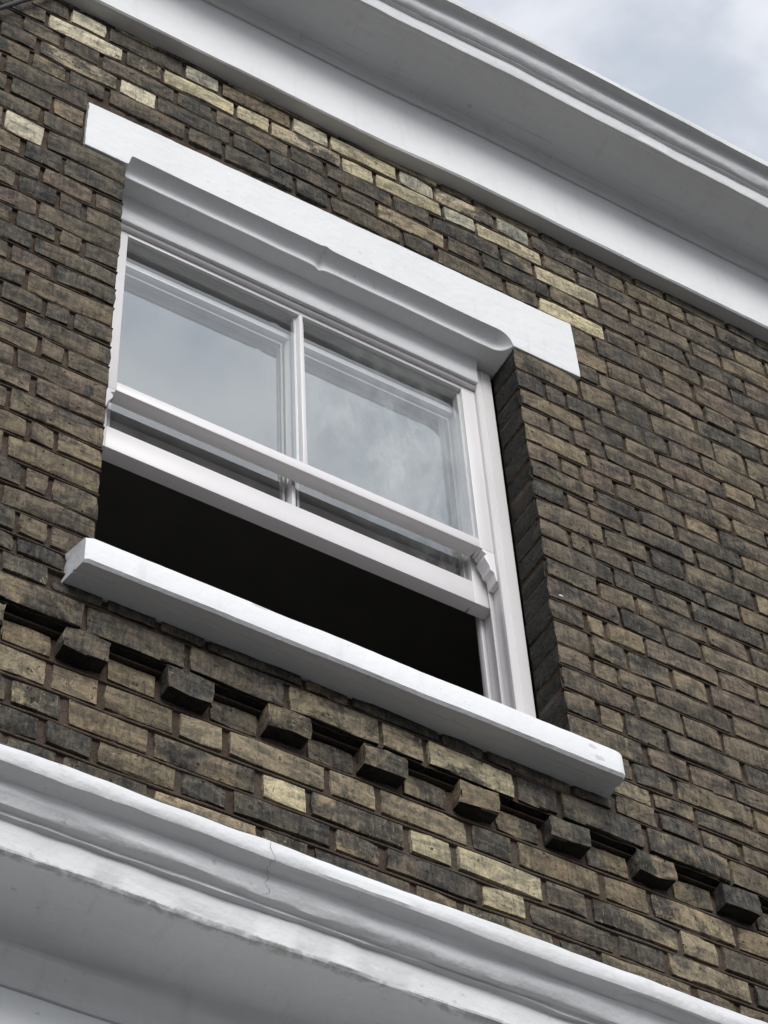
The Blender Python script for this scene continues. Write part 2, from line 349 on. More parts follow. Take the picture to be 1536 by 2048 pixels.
MARKS = [(-1.258,0.647,'W'),(-1.326,0.575,'W'),(-1.277,0.406,'M'),(-1.106,0.414,'W'),(-1.391,0.012,'W'),(-1.119,0.705,'Y'),(-0.985,0.718,'T'),(-0.982,0.583,'Y'),(-1.387,0.131,'D'),(-1.185,0.497,'D'),(-1.14,0.67,'D'),(-1.276,0.506,'D'),(-1.452,0.44,'D'),(-1.359,0.372,'T'),(-0.919,0.638,'G'),(-0.763,0.561,'Y'),(-0.735,0.643,'T'),(-0.779,0.69,'Y'),(-0.58,0.633,'W'),(-0.606,0.561,'M'),(-0.443,0.642,'Y'),(-0.438,0.562,'Y'),(-0.947,0.492,'D'),(-0.775,0.412,'D'),(-0.592,0.483,'D'),(-0.909,0.326,'D'),(-0.443,0.434,'D'),(-0.469,0.509,'D'),(-0.593,0.414,'D'),(-0.629,0.656,'D'),(-0.277,0.547,'Y'),(-0.255,0.627,'G'),(-0.089,0.661,'M'),(-0.111,0.547,'G'),(0.072,0.648,'G'),(0.058,0.562,'Y'),(0.161,0.497,'Y'),(0.072,0.485,'B'),(-0.289,0.69,'Y'),(0.039,0.721,'T'),(-0.113,0.692,'T'),(-0.109,0.521,'D'),(-0.119,0.4,'D'),(-0.256,0.341,'D'),(-0.268,0.492,'D'),(0.213,0.68,'D'),(0.009,0.411,'D'),(0.18,0.33,'Y'),(-1.033,0.581,'B'),(-1.43,-0.028,'D'),(0.39,-0.191,'T'),(0.241,-0.167,'D'),(0.39,-0.001,'D'),(0.378,-0.079,'D'),(0.381,0.223,'D'),(0.222,-0.093,'D'),(0.212,-1.03,'T'),(0.382,-0.629,'D'),(0.741,0.403,'D'),(0.867,0.339,'D'),(0.878,0.565,'T'),(0.561,0.062,'T'),(0.402,-0.182,'T'),(0.715,-0.176,'T'),(0.713,0.084,'D'),(0.393,-0.02,'D'),(0.514,-0.296,'T'),(0.543,-0.409,'T'),(0.717,-0.32,'T'),(0.515,-0.844,'T'),(0.22,-1.013,'T'),(0.397,-0.62,'D'),(0.693,-0.618,'T'),(-1.119,-1.688,'D'),(-0.889,-1.697,'D'),(-1.281,-1.656,'T'),(-1.229,-1.739,'T'),(-1.011,-1.738,'T'),(-1.243,-1.815,'L'),(-0.992,-1.797,'T'),(-0.865,-1.81,'L'),(-0.702,-1.793,'L'),(-0.53,-1.801,'L'),(-0.687,-1.893,'Y'),(-0.853,-1.884,'T'),(-1.044,-1.909,'T'),(-1.201,-1.894,'B'),(-1.174,-1.991,'D'),(-1.208,-2.051,'D'),(-0.851,-1.968,'D'),(-0.99,-1.968,'T'),(-0.688,-1.952,'D'),(-0.674,-1.689,'L'),(-1.019,-1.644,'D'),(-1.151,-1.657,'D'),(-1.224,-1.588,'M'),(-1.162,-1.575,'D'),(-0.812,-1.694,'T'),(-0.362,-1.89,'Y'),(-0.187,-1.874,'Y'),(-0.196,-1.962,'Y'),(-0.355,-1.958,'D'),(-0.235,-1.69,'Y'),(-0.374,-1.815,'L'),(-0.209,-1.796,'T'),(-0.035,-1.796,'T'),(0.286,-1.811,'B'),(0.152,-1.899,'B'),(0.302,-1.931,'L'),(-0.036,-1.949,'D'),(0.129,-1.966,'D'),(0.44,-1.81,'T'),(0.293,-1.875,'T'),(-0.036,-1.707,'D'),(-0.439,-1.642,'L'),(0.197,-1.696,'T'),(-0.431,-1.711,'L'),(0.161,-1.514,'L'),(0.08,-1.623,'D'),(-0.14,-1.637,'D'),(0.305,-1.625,'D'),(-1.28,0.043,'D'),(-1.254,-0.08,'D'),(-1.38,-0.166,'D'),(-1.174,-0.06,'M'),(-1.166,-1.146,'T'),(-1.317,-1.305,'D'),(-1.253,-0.704,'D')]


def wob(x, z, amp, sc, seed):
    return noise.noise(Vector((x * sc, z * sc, seed))) * amp

# ------------------------------------------------------------------ the setting
def slab(name, mat, x0, x1, y0, y1, z0, z1, kind='structure', parent=None):
    o = MB().box(x0, x1, y0, y1, z0, z1).build(name, mat, parent)
    if kind: o['kind'] = kind
    return o
g = MB(); g.add([(-900, -900, GROUND_Z), (900, -900, GROUND_Z), (900, 900, GROUND_Z), (-900, 900, GROUND_Z)], [(0, 1, 2, 3)])
o = g.build('road', M_GROUND); o['kind'] = 'structure'
slab('pavement', M_PAVE, -14, 14, -1.95, 0.06, GROUND_Z - 0.05, GROUND_Z + 0.12)
slab('kerb', M_PAVE, -14, 14, -2.10, -1.953, GROUND_Z - 0.05, GROUND_Z + 0.125)

# dark room behind the window: closed shell
ROOM = (XA + 0.1, XB - 0.1, 0.255, 4.2, -2.35, 0.22)
x0, x1, y0, y1, z0, z1 = ROOM
slab('interior_floor', M_ROOM, x0, x1, y0, y1, z0 - 0.05, z0)
slab('interior_ceiling', M_ROOM, x0, x1, y0, y1, z1, z1 + 0.05)
slab('interior_wall', M_ROOM, x0, x1, y1, y1 + 0.05, z0, z1)
slab('interior_wall', M_ROOM, x0 - 0.05, x0, y0, y1, z0, z1)
slab('interior_wall', M_ROOM, x1, x1 + 0.05, y0, y1, z0, z1)
m_ = MB()
m_.box(x0, WIN_L + 0.002, y0 - 0.014, y0 + 0.03, z0, z1); m_.box(WIN_R - 0.002, x1, y0 - 0.014, y0 + 0.03, z0, z1)
m_.box(WIN_L + 0.002, WIN_R - 0.002, y0 - 0.014, y0 + 0.03, -0.055, z1); m_.box(WIN_L + 0.002, WIN_R - 0.002, y0 - 0.014, y0 + 0.03, z0, -1.49)
o = m_.build('interior_wall', M_ROOM); o['kind'] = 'structure'
slab('roof', M_ROOF, XA - 6, XB + 6, 0.15, 5.2, 1.08, 1.16)

# ------------------------------------------------------------------ bricks
TINTS = {
 'N': [(0.098, 0.083, 0.064), (0.091, 0.078, 0.061), (0.104, 0.088, 0.066), (0.094, 0.078, 0.064), (0.110, 0.092, 0.068), (0.098, 0.079, 0.064), (0.087, 0.076, 0.061)],
 'D': [(0.080, 0.070, 0.056), (0.072, 0.064, 0.053), (0.082, 0.070, 0.056)],
 'T': [(0.126, 0.104, 0.075), (0.115, 0.097, 0.071)],
 'L': [(0.165, 0.138, 0.100), (0.15, 0.128, 0.095)],
 'Y': [(0.27, 0.242, 0.170), (0.25, 0.225, 0.162)],
 'W': [(0.33, 0.308, 0.242), (0.305, 0.288, 0.232)],
 'G': [(0.235, 0.228, 0.19), (0.215, 0.211, 0.182)],
 'M': [(0.26, 0.225, 0.17)],
 'B': [(0.17, 0.142, 0.10)],
}
WEAR = {'N': (0.14, 0.03), 'D': (0.36, 0.02), 'T': (0.15, 0.30), 'L': (0.10, 0.55), 'Y': (-0.25, 0.45), 'W': (-0.30, 0.5), 'G': (-0.25, 0.15), 'M': (0.42, 0.65), 'B': (0.55, 0.7)}

def brick_mesh(x0, x1, z0, z1, yf, depth, cls, dark_side=0, rough=1.0, extra=0.0):
    """front face grid with worn arrises, four sides; returns verts, faces, tints, wears"""
    if dark_side == 1: x0 += random.uniform(-.0010, .0036)
    if dark_side == 2: x1 -= random.uniform(-.0012, .0030)
    w, h = x1 - x0, z1 - z0
    nx = 4 if w > 0.15 else 2 if w > 0.07 else 1
    nz_ = 2
    rr = random.random
    sx = (rr() - .5) * 0.004; tilt = (rr() - .5) * 0.005; pro = (rr() - .5) * 0.004; zt = (rr() - .5) * 0.005
    def j(a): return (rr() - .5) * a * rough
    rim, inner = {}, {}
    verts = []
    inset = 0.0026
    for k in range(nz_ + 1):
        for i in range(nx + 1):
            fx, fz = i / nx, k / nz_
            edge = i in (0, nx) or k in (0, nz_)
            corner = i in (0, nx) and k in (0, nz_)
            ix = x0 + inset + (w - 2 * inset) * fx + sx; iz = z0 + inset + (h - 2 * inset) * fz + zt * (fx - .5)
            c = 0.003 * rr() if corner else 0
            y = yf + pro + tilt * (fx - .5) + j(0.0022) + (0.0012 * rr() if edge else 0) + c
            inner[(i, k)] = len(verts); verts.append((ix + (j(0.0035) if edge else j(0.006)), y, iz + j(0.0035)))
    for k in range(nz_ + 1):
        for i in range(nx + 1):
            if i in (0, nx) or k in (0, nz_):
                fx, fz = i / nx, k / nz_
                cr = 0.0045 * rr() if (i in (0, nx) and k in (0, nz_)) else 0
                X = x0 + w * fx + sx + (cr if i == 0 else -cr if i == nx else 0) + (j(0.003) if i in (0, nx) else 0)
                Z = z0 + h * fz + zt * (fx - .5) + (cr if k == 0 else -cr if k == nz_ else 0) + (j(0.0040) if k in (0, nz_) else 0)
                chip = 0.009 * rr() if rr() < 0.18 else 0
                rim[(i, k)] = len(verts); verts.append((X, yf + pro + tilt * (fx - .5) + 0.0016 + chip + 0.0012 * rr(), Z))
    loop = [(i, 0) for i in range(nx)] + [(nx, k) for k in range(nz_)] + [(i, nz_) for i in range(nx, 0, -1)] + [(0, k) for k in range(nz_, 0, -1)]
    back = {}
    for key in loop:
        X, Y, Z = verts[rim[key]]
        back[key] = len(verts); verts.append((X, yf + depth, Z))
    faces = []
    kind = []
    for k in range(nz_):
        for i in range(nx):
            faces.append((inner[(i, k)], inner[(i + 1, k)], inner[(i + 1, k + 1)], inner[(i, k + 1)])); kind.append(0)
    n = len(loop)
    for q in range(n):
        a, b_ = loop[q], loop[(q + 1) % n]
        faces.append((rim[a], rim[b_], inner[b_], inner[a])); kind.append(0)
        side = 1 if (a[0] == 0 and b_[0] == 0) else 2 if (a[0] == nx and b_[0] == nx) else 3
        faces.append((back[a], back[b_], rim[b_], rim[a])); kind.append(side)
    t = random.choice(TINTS[cls]); f = 0.90 + 0.2 * rr(); t = tuple(x * f for x in t)
    s, p = WEAR[cls]; s += extra + (0.22 * rr() if -1.70 < z0 < -1.52 and x0 < 0.3 else 0);  s += (rr() - .5) * 0.40; p += (rr() - .5) * 0.4
    seed = rr()
    rims = [0.0] * len(verts)
    for q in rim.values(): rims[q] = 1.0
    for key, q in inner.items():
        if key in rim: rims[q] = 0.75
    tl, wl_ = [], []
    for fk in kind:
        if dark_side and fk == dark_side:  # sooty window reveal sides; near-black top and bottom faces on dentil and oversail bricks
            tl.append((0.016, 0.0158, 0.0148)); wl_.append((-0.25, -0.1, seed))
        else:
            tl.append(t); wl_.append((s, p, seed))
    return verts, faces, tl, wl_, rims
def set_attrs(me, tl, wl_, rims):
    ra = me.attributes.new('rim', 'FLOAT', 'POINT'); ra.data.foreach_set('value', rims)
    for nm, data in (('tint', tl), ('wear', wl_)):
        at = me.attributes.new(nm, 'FLOAT_COLOR', 'CORNER')
        buf = []
        for p, c in zip(me.polygons, data): buf += [c[0], c[1], c[2], 1.0] * p.loop_total
        at.data.foreach_set('color', buf)
def make_brick(name, data, parent):
    v, f, tl, wl_, rims = data
    me = bpy.data.meshes.new(name); me.from_pydata(v, [], f); set_attrs(me, tl, wl_, rims)
    me.polygons.foreach_set('use_smooth', [True] * len(f)); me.set_sharp_from_angle(angle=math.radians(42))
    return link(name, me, M_BRICK, parent)
def make_joined(name, datas, parent):
    V, F, T_, W_, RM = [], [], [], [], []
    for v, f, tl, wl_, rims in datas:
        b = len(V); V += v; RM += rims; F += [tuple(i + b for i in q) for q in f]; T_ += tl; W_ += wl_
    me = bpy.data.meshes.new(name); me.from_pydata(V, [], F); set_attrs(me, T_, W_, RM)
    me.polygons.foreach_set('use_smooth', [True] * len(F)); me.set_sharp_from_angle(angle=math.radians(42))
    o = link(name, me, M_BRICK, parent); o['kind'] = 'stuff'; return o

def fill(joints, a, b):
    """joint centres between a and b; gaps longer than a stretcher are filled in flemish bond"""
    xs = [a] + [x for x in joints if a + 0.04 < x < b - 0.04] + [b]
    out = [xs[0]]
    last = 2 if random.random() < .5 else 1
    for p, q in zip(xs, xs[1:]):
        g_ = q - p
        if g_ <= 0.262: out.append(q); last = 2 if g_ > .16 else 1; continue
        units = max(2, round(g_ / 0.11)); seq = []; nxt = 1 if last == 2 else 2
        while sum(seq) < units:
            seq.append(min(nxt, units - sum(seq))); nxt = 3 - nxt
        tot = sum(seq); acc = p
        for s_ in seq: acc += g_ * s_ / tot; out.append(acc)
        last = seq[-1]
    return out
def cls_for(x0, x1, z0, z1, low):
    best = None
    for mx, mz, c in MARKS:
        if x0 - .01 < mx < x1 + .01 and z0 - .012 < mz < z1 + .012: best = c; break
    if best: return best
    r = random.random(); cx, cz = (x0 + x1) / 2, (z0 + z1) / 2
    if low: return 'T' if r < .34 else 'D' if r < .52 else 'L' if r < .60 else 'B' if r < .68 else 'N'
    if cz < -1.45: return 'T' if r < .14 else 'D' if r < .42 else 'N'
    if cz > 0.36 and -0.75 < cx < 0.25 and r < .34: return 'L' if r < .2 else 'Y'
    if cz > 0.28 and cx < 0.1: return 'D' if r < .42 else 'T' if r < .52 else 'N'
    if cx < -1.1: return 'D' if r < .22 else 'T' if r < .30 else 'N'
    return 'D' if r < .20 else 'T' if r < .26 else 'N'
def screen_area(x0, x1, z0, z1, y):
    P = []
    for X, Z in ((x0, z0), (x1, z0), (x1, z1), (x0, z1)):
        d = Vector((X, y, Z)) - CAM_LOC; k = d.dot(FWD)
        P.append((768 + FPX * d.dot(RIGHT) / k, 1024 + FPX * d.dot(DOWN) / k))
    cx = sum(p[0] for p in P) / 4; cy = sum(p[1] for p in P) / 4
    inside = -30 < cx < 1566 and -30 < cy < 2078
    ar = abs(sum(P[i][0] * P[(i + 1) % 4][1] - P[(i + 1) % 4][0] * P[i][1] for i in range(4))) / 2
    return ar if inside else 0.0
JT = 0.0052           # half a joint
upper = thing('brick_wall', (0.9, 0, -1.70), 'weathered grey-brown stock brick wall in flemish bond around the open window, above the dentil course', 'brick wall')
lower = thing('brick_wall', (0.3, LOW_Y, -2.36), 'mottled tan and sooty brick band between the dentil course and the lower white cornice', 'brick wall')

def row_segments(t, b):
    c = (t + b) / 2
    segs = [(XA, XB)]
    def cut(a0, a1):
        out = []
        for p, q in segs:
            if a1 <= p or a0 >= q: out.append((p, q)); continue
            if a0 > p: out.append((p, a0))
            if a1 < q: out.append((a1, q))
        return out
    if -1.50 < c < 0.0: segs = cut(WIN_L, WIN_R)
    if 0.03 < c < 0.28: segs = cut(LIN_L - 0.004, LIN_R + 0.004)
    if -1.56 < c < -1.50: segs = cut(-1.18, 0.086)
    return segs
entries = []
for ri, (t, b, js) in enumerate(UPPER_ROWS):
    b_ = b
    for a0, a1 in row_segments(t, b):
        xs = fill(js, a0, a1)
        for p, q in zip(xs, xs[1:]):
            wl = p in (WIN_R, LIN_R + 0.004, 0.086); wr = q in (WIN_L, LIN_L - 0.004, -1.18)
            X0 = p + (0.001 if wl else JT); X1 = q - (0.001 if wr else JT)
            jt = JT * (0.8 + 0.5 * random.random())
            Z0, Z1 = b_ + jt, t - JT * (0.8 + 0.5 * random.random())
            if abs(t - 0.033) < .002 and (p < WIN_L and q <= WIN_L or p >= WIN_R) and X1 > LIN_L and X0 < LIN_R: Z1 = 0.0245
            if abs(t - 0.285) < .002 and X1 > LIN_L and X0 < LIN_R: continue
            if abs(t + 1.555) < .002 and X1 > -1.18 and X0 < 0.085: Z1 = -1.581
            ss = 1 if (p == WIN_R) else 2 if q == WIN_L else 3 if abs(b + 1.697) < .001 else 0
            cls = cls_for(p, q, b, t, False)
            entries.append((screen_area(X0, X1, Z0, Z1, 0), (X0, X1, Z0, Z1, 0.0, 0.102 if ss in (1, 2) else 0.075, cls, ss)))
entries.sort(key=lambda e: -e[0])
for k, (ar, args) in enumerate(entries[:300]): make_brick('brick', brick_mesh(*args), upper)
make_joined('brickwork', [brick_mesh(*a) for ar, a in entries[300:]], upper)

ent = []
for ri, (t, b, js) in enumerate(LOWER_ROWS):
    if ri == 0:
        for k, dx in enumerate(DENT_X[:-1]):
            p, q = dx + DENT_W + 0.006, DENT_X[k + 1] - 0.006
            if q > XB: break
            ent.append((screen_area(p, q, b, t, LOW_Y), (p + .002, q - .004, b + 0.006, DENT_T - 0.010, LOW_Y + 0.002, 0.07, cls_for(p, q, b, t, True), 0)))
        continue
    xs = fill(js, XA, XB)
    for p, q in zip(xs, xs[1:]):
        ent.append((screen_area(p, q, b, t, LOW_Y), (p + JT * 1.4, q - JT * 1.4, b + JT * 1.4, t - JT * 1.4, LOW_Y, 0.07, cls_for(p, q, b, t, True), 0)))
ent.sort(key=lambda e: -e[0])
vis = [e for e in ent if e[0] > 0][:290]
for ar, args in vis: make_brick('brick', brick_mesh(*args), lower)
make_joined('brickwork', [brick_mesh(*a) for ar, a in ent if (ar, a) not in vis], lower)
for dx in DENT_X:
    if dx + DENT_W > XB: continue
    cls = {'Y': 'T', 'L': 'T'}.get(cls_for(dx, dx + DENT_W, DENT_B, DENT_T, True)) or cls_for(dx, dx + DENT_W, DENT_B, DENT_T, True)
    data = brick_mesh(dx, dx + DENT_W, DENT_B + random.uniform(-.003, .002), DENT_T, -0.001 + random.uniform(-.002, .003), 0.09, cls, 3, 2.3, 0.08 + 0.22 * random.random())
    make_brick('dentil_brick', data, lower)

# mortar: a rough recessed sheet of small cells with holes where the wall is open
def mortar_sheet(name, x0, x1, z0, z1, y, holes, parent, step=0.011, amp=0.0042):
    nx, nz_ = int((x1 - x0) / step), int((z1 - z0) / step)
    vs, fs, idx = [], [], {}
    def vid(i, k):
        if (i, k) not in idx:
            X = x0 + (x1 - x0) * i / nx; Z = z0 + (z1 - z0) * k / nz_
            for (a0, a1, b0, b1) in holes:       # snap to the hole's rim
                if b0 - step < Z < b1 + step:
                    if abs(X - a0) < step * .51: X = a0
                    if abs(X - a1) < step * .51: X = a1
                if a0 - step < X < a1 + step:
                    if abs(Z - b0) < step * .51: Z = b0
                    if abs(Z - b1) < step * .51: Z = b1
            Y = y + wob(X, Z, amp, 38, 1.3) + wob(X, Z, amp * .8, 95, 5.1)
            idx[(i, k)] = len(vs); vs.append((X, Y, Z))
        return idx[(i, k)]
    for k in range(nz_):
        for i in range(nx):
            X = x0 + (x1 - x0) * (i + .5) / nx; Z = z0 + (z1 - z0) * (k + .5) / nz_
            if any(a0 < X < a1 and b0 < Z < b1 for a0, a1, b0, b1 in holes): continue
            fs.append((vid(i, k), vid(i + 1, k), vid(i + 1, k + 1), vid(i, k + 1)))
    me = bpy.data.meshes.new(name); me.from_pydata(vs, [], fs)
    me.polygons.foreach_set('use_smooth', [True] * len(fs))
    return link(name, me, M_MORTAR, parent)
mortar_sheet('mortar', XA, XB, -1.694, 0.80, 0.0090, [(WIN_L - 0.003, WIN_R + 0.003, -1.56, 0.10)], upper)
mortar_sheet('mortar', XA, XB, -2.38, -1.7115, LOW_Y + 0.0080, [], lower)
def pointing(rows, y, low, parent):
    mb = MB()
    def strip(x0, x1, z, seed):
        n = max(2, int((x1 - x0) / 0.022)); vs = []; fs = []
        for i in range(n + 1):
            x = x0 + (x1 - x0) * i / n
            k = noise.noise(Vector((x * 5, seed, 3))); k2 = noise.noise(Vector((x * 42, seed, 8)))
            zz = z - 0.0008 + 0.0012 * k
            ht = (0.0062 if low else 0.0050) + 0.0020 * k + 0.0016 * k2
            yy = y + 0.0016 + 0.0022 * noise.noise(Vector((x * 9, seed, 5))) + 0.0008 * k2
            zlo = zz - ht * .62; zhi = zz + ht * .40
            vs += [(x, y + 0.012, zlo - .001), (x, yy + .0008, zlo), (x, yy, zz), (x, yy + .0014, zhi), (x, y + 0.012, zhi - .0004)]
        for i in range(n):
            for q in range(4): fs.append((i * 5 + q, i * 5 + q + 1, i * 5 + 6 + q, i * 5 + 5 + q))
        mb.add(vs, fs)
    for ri, (t, b_, js) in enumerate(rows):
        if low and ri == 0: continue
        segs = row_segments(t, b_) if not low else [(XA, XB)]
        for a0, a1 in segs: strip(a0 + .001, a1 - .001, t if not low else t, ri + (50 if low else 0))
    me = mb.mesh('pointing'); me.polygons.foreach_set('use_smooth', [True] * len(me.polygons))
    return link('pointing', me, M_MORTAR, parent)
pointing([q for q in UPPER_ROWS if not (abs(q[0] - .112) < .002 or abs(q[0] - .033) < .002 and False)], 0.0, False, upper)
pointing(LOWER_ROWS, LOW_Y, True, lower)
rv = MB()
rv.box(WIN_R + 0.0085, WIN_R + 0.03, 0.0095, 0.112, -1.56, 0.04)
rv.box(WIN_L - 0.03, WIN_L - 0.0012, 0.0095, 0.112, -1.56, 0.04)
o = rv.build('jamb_mortar', M_MORTAR, upper)
MB().box(XA, XB, 0.026, 0.06, -1.702, -1.6965).build('mortar_bed', M_MORTAR, upper)
core = MB()
core.box(XA, WIN_L - 0.031, 0.055, 0.24, -2.4, 1.05); core.box(WIN_R + 0.031, XB, 0.055, 0.24, -2.4, 1.05)
core.box(WIN_L - 0.031, WIN_R + 0.031, 0.055, 0.24, -2.4, -1.592); core.box(WIN_L - 0.031, WIN_R + 0.031, 0.1155, 0.24, 0.06, 1.05)
core.build('wall_core', M_MORTAR, upper)

def splash(parent, y, items):
    b = MB()
    for x, z, w_, h_ in items:
        n = 10; c = [(x + w_ * random.uniform(.6, 1) * math.cos(6.283 * k / n), y, z + h_ * random.uniform(.6, 1) * math.sin(6.283 * k / n)) for k in range(n)]
        top = [(x + (p[0] - x) * .7, y - .0006, z + (p[2] - z) * .6) for p in c]
        base = [(p[0], y + .006, p[2]) for p in c]
        b.add(c + top + base, [(i, (i + 1) % n, n + (i + 1) % n, n + i) for i in range(n)] + [(2 * n + i, 2 * n + (i + 1) % n, (i + 1) % n, i) for i in range(n)] + [tuple(range(n, 2 * n))])
    return b.build('paint_splash', M_STUCCO, parent, smooth=60)
splash(upper, -0.0012, [(0.042, -0.956, 0.009, 0.003)])

# ------------------------------------------------------------------ lintel with a stopped hollow along its lower arris
def lintel():
    root = thing('lintel', (-0.5, 0, 0.03), 'long flat white painted lintel over the window opening with a hollow-moulded lower edge', 'lintel')
    N_ = 220; ZB = 0.0285; n = 9
    vs, fs = [], []
    per = None
    for k in range(N_ + 1):
        x = LIN_L + (LIN_R - LIN_L) * k / N_
        r = 0.0
        dl, dr = x - (WIN_L + 0.002), (WIN_R - 0.001) - x
        d = min(dl, dr)
        if d > 0:
            e = min(1.0, d / (0.042 if dr < dl else 0.010)); r = 0.043 * math.sqrt(max(0.0, 1 - (1 - e) ** 2))
        r = max(r, 0.0012)
        r += 0.011 * math.exp(-abs(x + 0.556) / 0.009) * (1 if d > 0.05 else 0) + 0.0016 * noise.noise(Vector((x * 7, 0, 2)))
        r = max(r, 0.0012)
        zt = 0.236 + (0.278 - 0.236) * (x - LIN_L) / (LIN_R - LIN_L) + 0.0022 * noise.noise(Vector((x * 16, 3, 2))) + 0.0012 * noise.noise(Vector((x * 60, 3, 2)))
        zb = ZB + (0.0015 * noise.noise(Vector((x * 14, 9, 2))))
        if x < WIN_L or x > WIN_R: zb -= 0.002
        yf = -0.005 + 0.0015 * noise.noise(Vector((x * 5, 7, 2)))
        ry = r * 0.86; zl = r * 0.30                              # a small upright fillet, then the hollow
        prof = [(0.115, zb), (ry + 0.02, zb), (ry + yf + 0.0015, zb), (ry + yf, zb + 0.0015), (ry + yf - 0.0005, zb + zl)]
        for q in range(1, n):
            a = math.pi / 2 * q / n
            prof.append((yf + ry * math.cos(a), zb + zl + (r - zl) * math.sin(a)))
        zs = zb + r + 0.001
        prof += [(yf, zs)] + [(yf, zs + (zt - 0.004 - zs) * q / 9) for q in range(1, 9)] + [(yf, zt - 0.004), (yf + 0.004, zt), (0.115, zt)]
        per = len(prof); end = 1 if k == N_ else -1 if k == 0 else 0
        vs += [(x + end * (0.0035 * noise.noise(Vector((q * 45, end, 6))) + 0.0015 * noise.noise(Vector((q * 160, end, 6)))), p, q) for p, q in prof]
    for k in range(N_):
        for i in range(per):
            j = (i + 1) % per
            fs.append((k * per + i, k * per + j, (k + 1) * per + j, (k + 1) * per + i))
    fs.append(tuple(range(per))); fs.append(tuple(N_ * per + i for i in range(per))[::-1])
    b = MB(); b.add(vs, fs)
    b.build('lintel_beam', M_STUCCO, root, smooth=38)
    # dark mortar packed over and round the beam
    mo = MB(); mo.box(LIN_L - 0.01, LIN_R + 0.006, 0.0125, 0.05, 0.22, 0.296)
    mo.build('packing_mortar', M_MORTAR, root)
lintel()

# ------------------------------------------------------------------ window sill
def sill():
    root = thing('window_sill', (-0.55, 0.02, SILL_B), 'thick white painted stone sill projecting below the open window, its paint scuffed near the right end', 'window sill')
    poly = [(-0.075, SILL_B + 0.006), (-0.069, SILL_B), (-0.046, SILL_B + 0.0005), (-0.044, SILL_B + 0.005), (-0.036, SILL_B + 0.0055), (-0.034, SILL_B + 0.003), (0.0, SILL_B + 0.006), (0.055, SILL_B + 0.008),
            (0.055, -1.535), (0.14, -1.535), (0.14, -1.497), (0.0, -1.501), (-0.070, SILL_T + 0.001), (-0.075, SILL_T - 0.006)]
    def w(c, j):
        x, y, z = c
        e = min(x + 1.182, 0.088 - x)
        sh = 0.0
        if y < 0.0 and e < 0.012: y += (0.012 - e) * 0.5; z += 0.002 * (1 if z < -1.55 else -1)
        # the left end is cut slightly askew
        if x < -1.10: x += 0.012 * max(0, -y / 0.075)
        if x > 0.05: x -= 0.006 * max(0, -y / 0.075)
        z += 0.0016 * noise.noise(Vector((x * 6, y * 30, 4))) + 0.0007 * noise.noise(Vector((x * 35, y * 30, 4)))
        y += 0.0012 * noise.noise(Vector((x * 9, z * 20, 8)))
        return (x, y, z)
    b = MB().prism(poly, 'x', -1.181, 0.085, 150, w)
    b.build('sill_block', M_SILL, root, smooth=40)
sill()

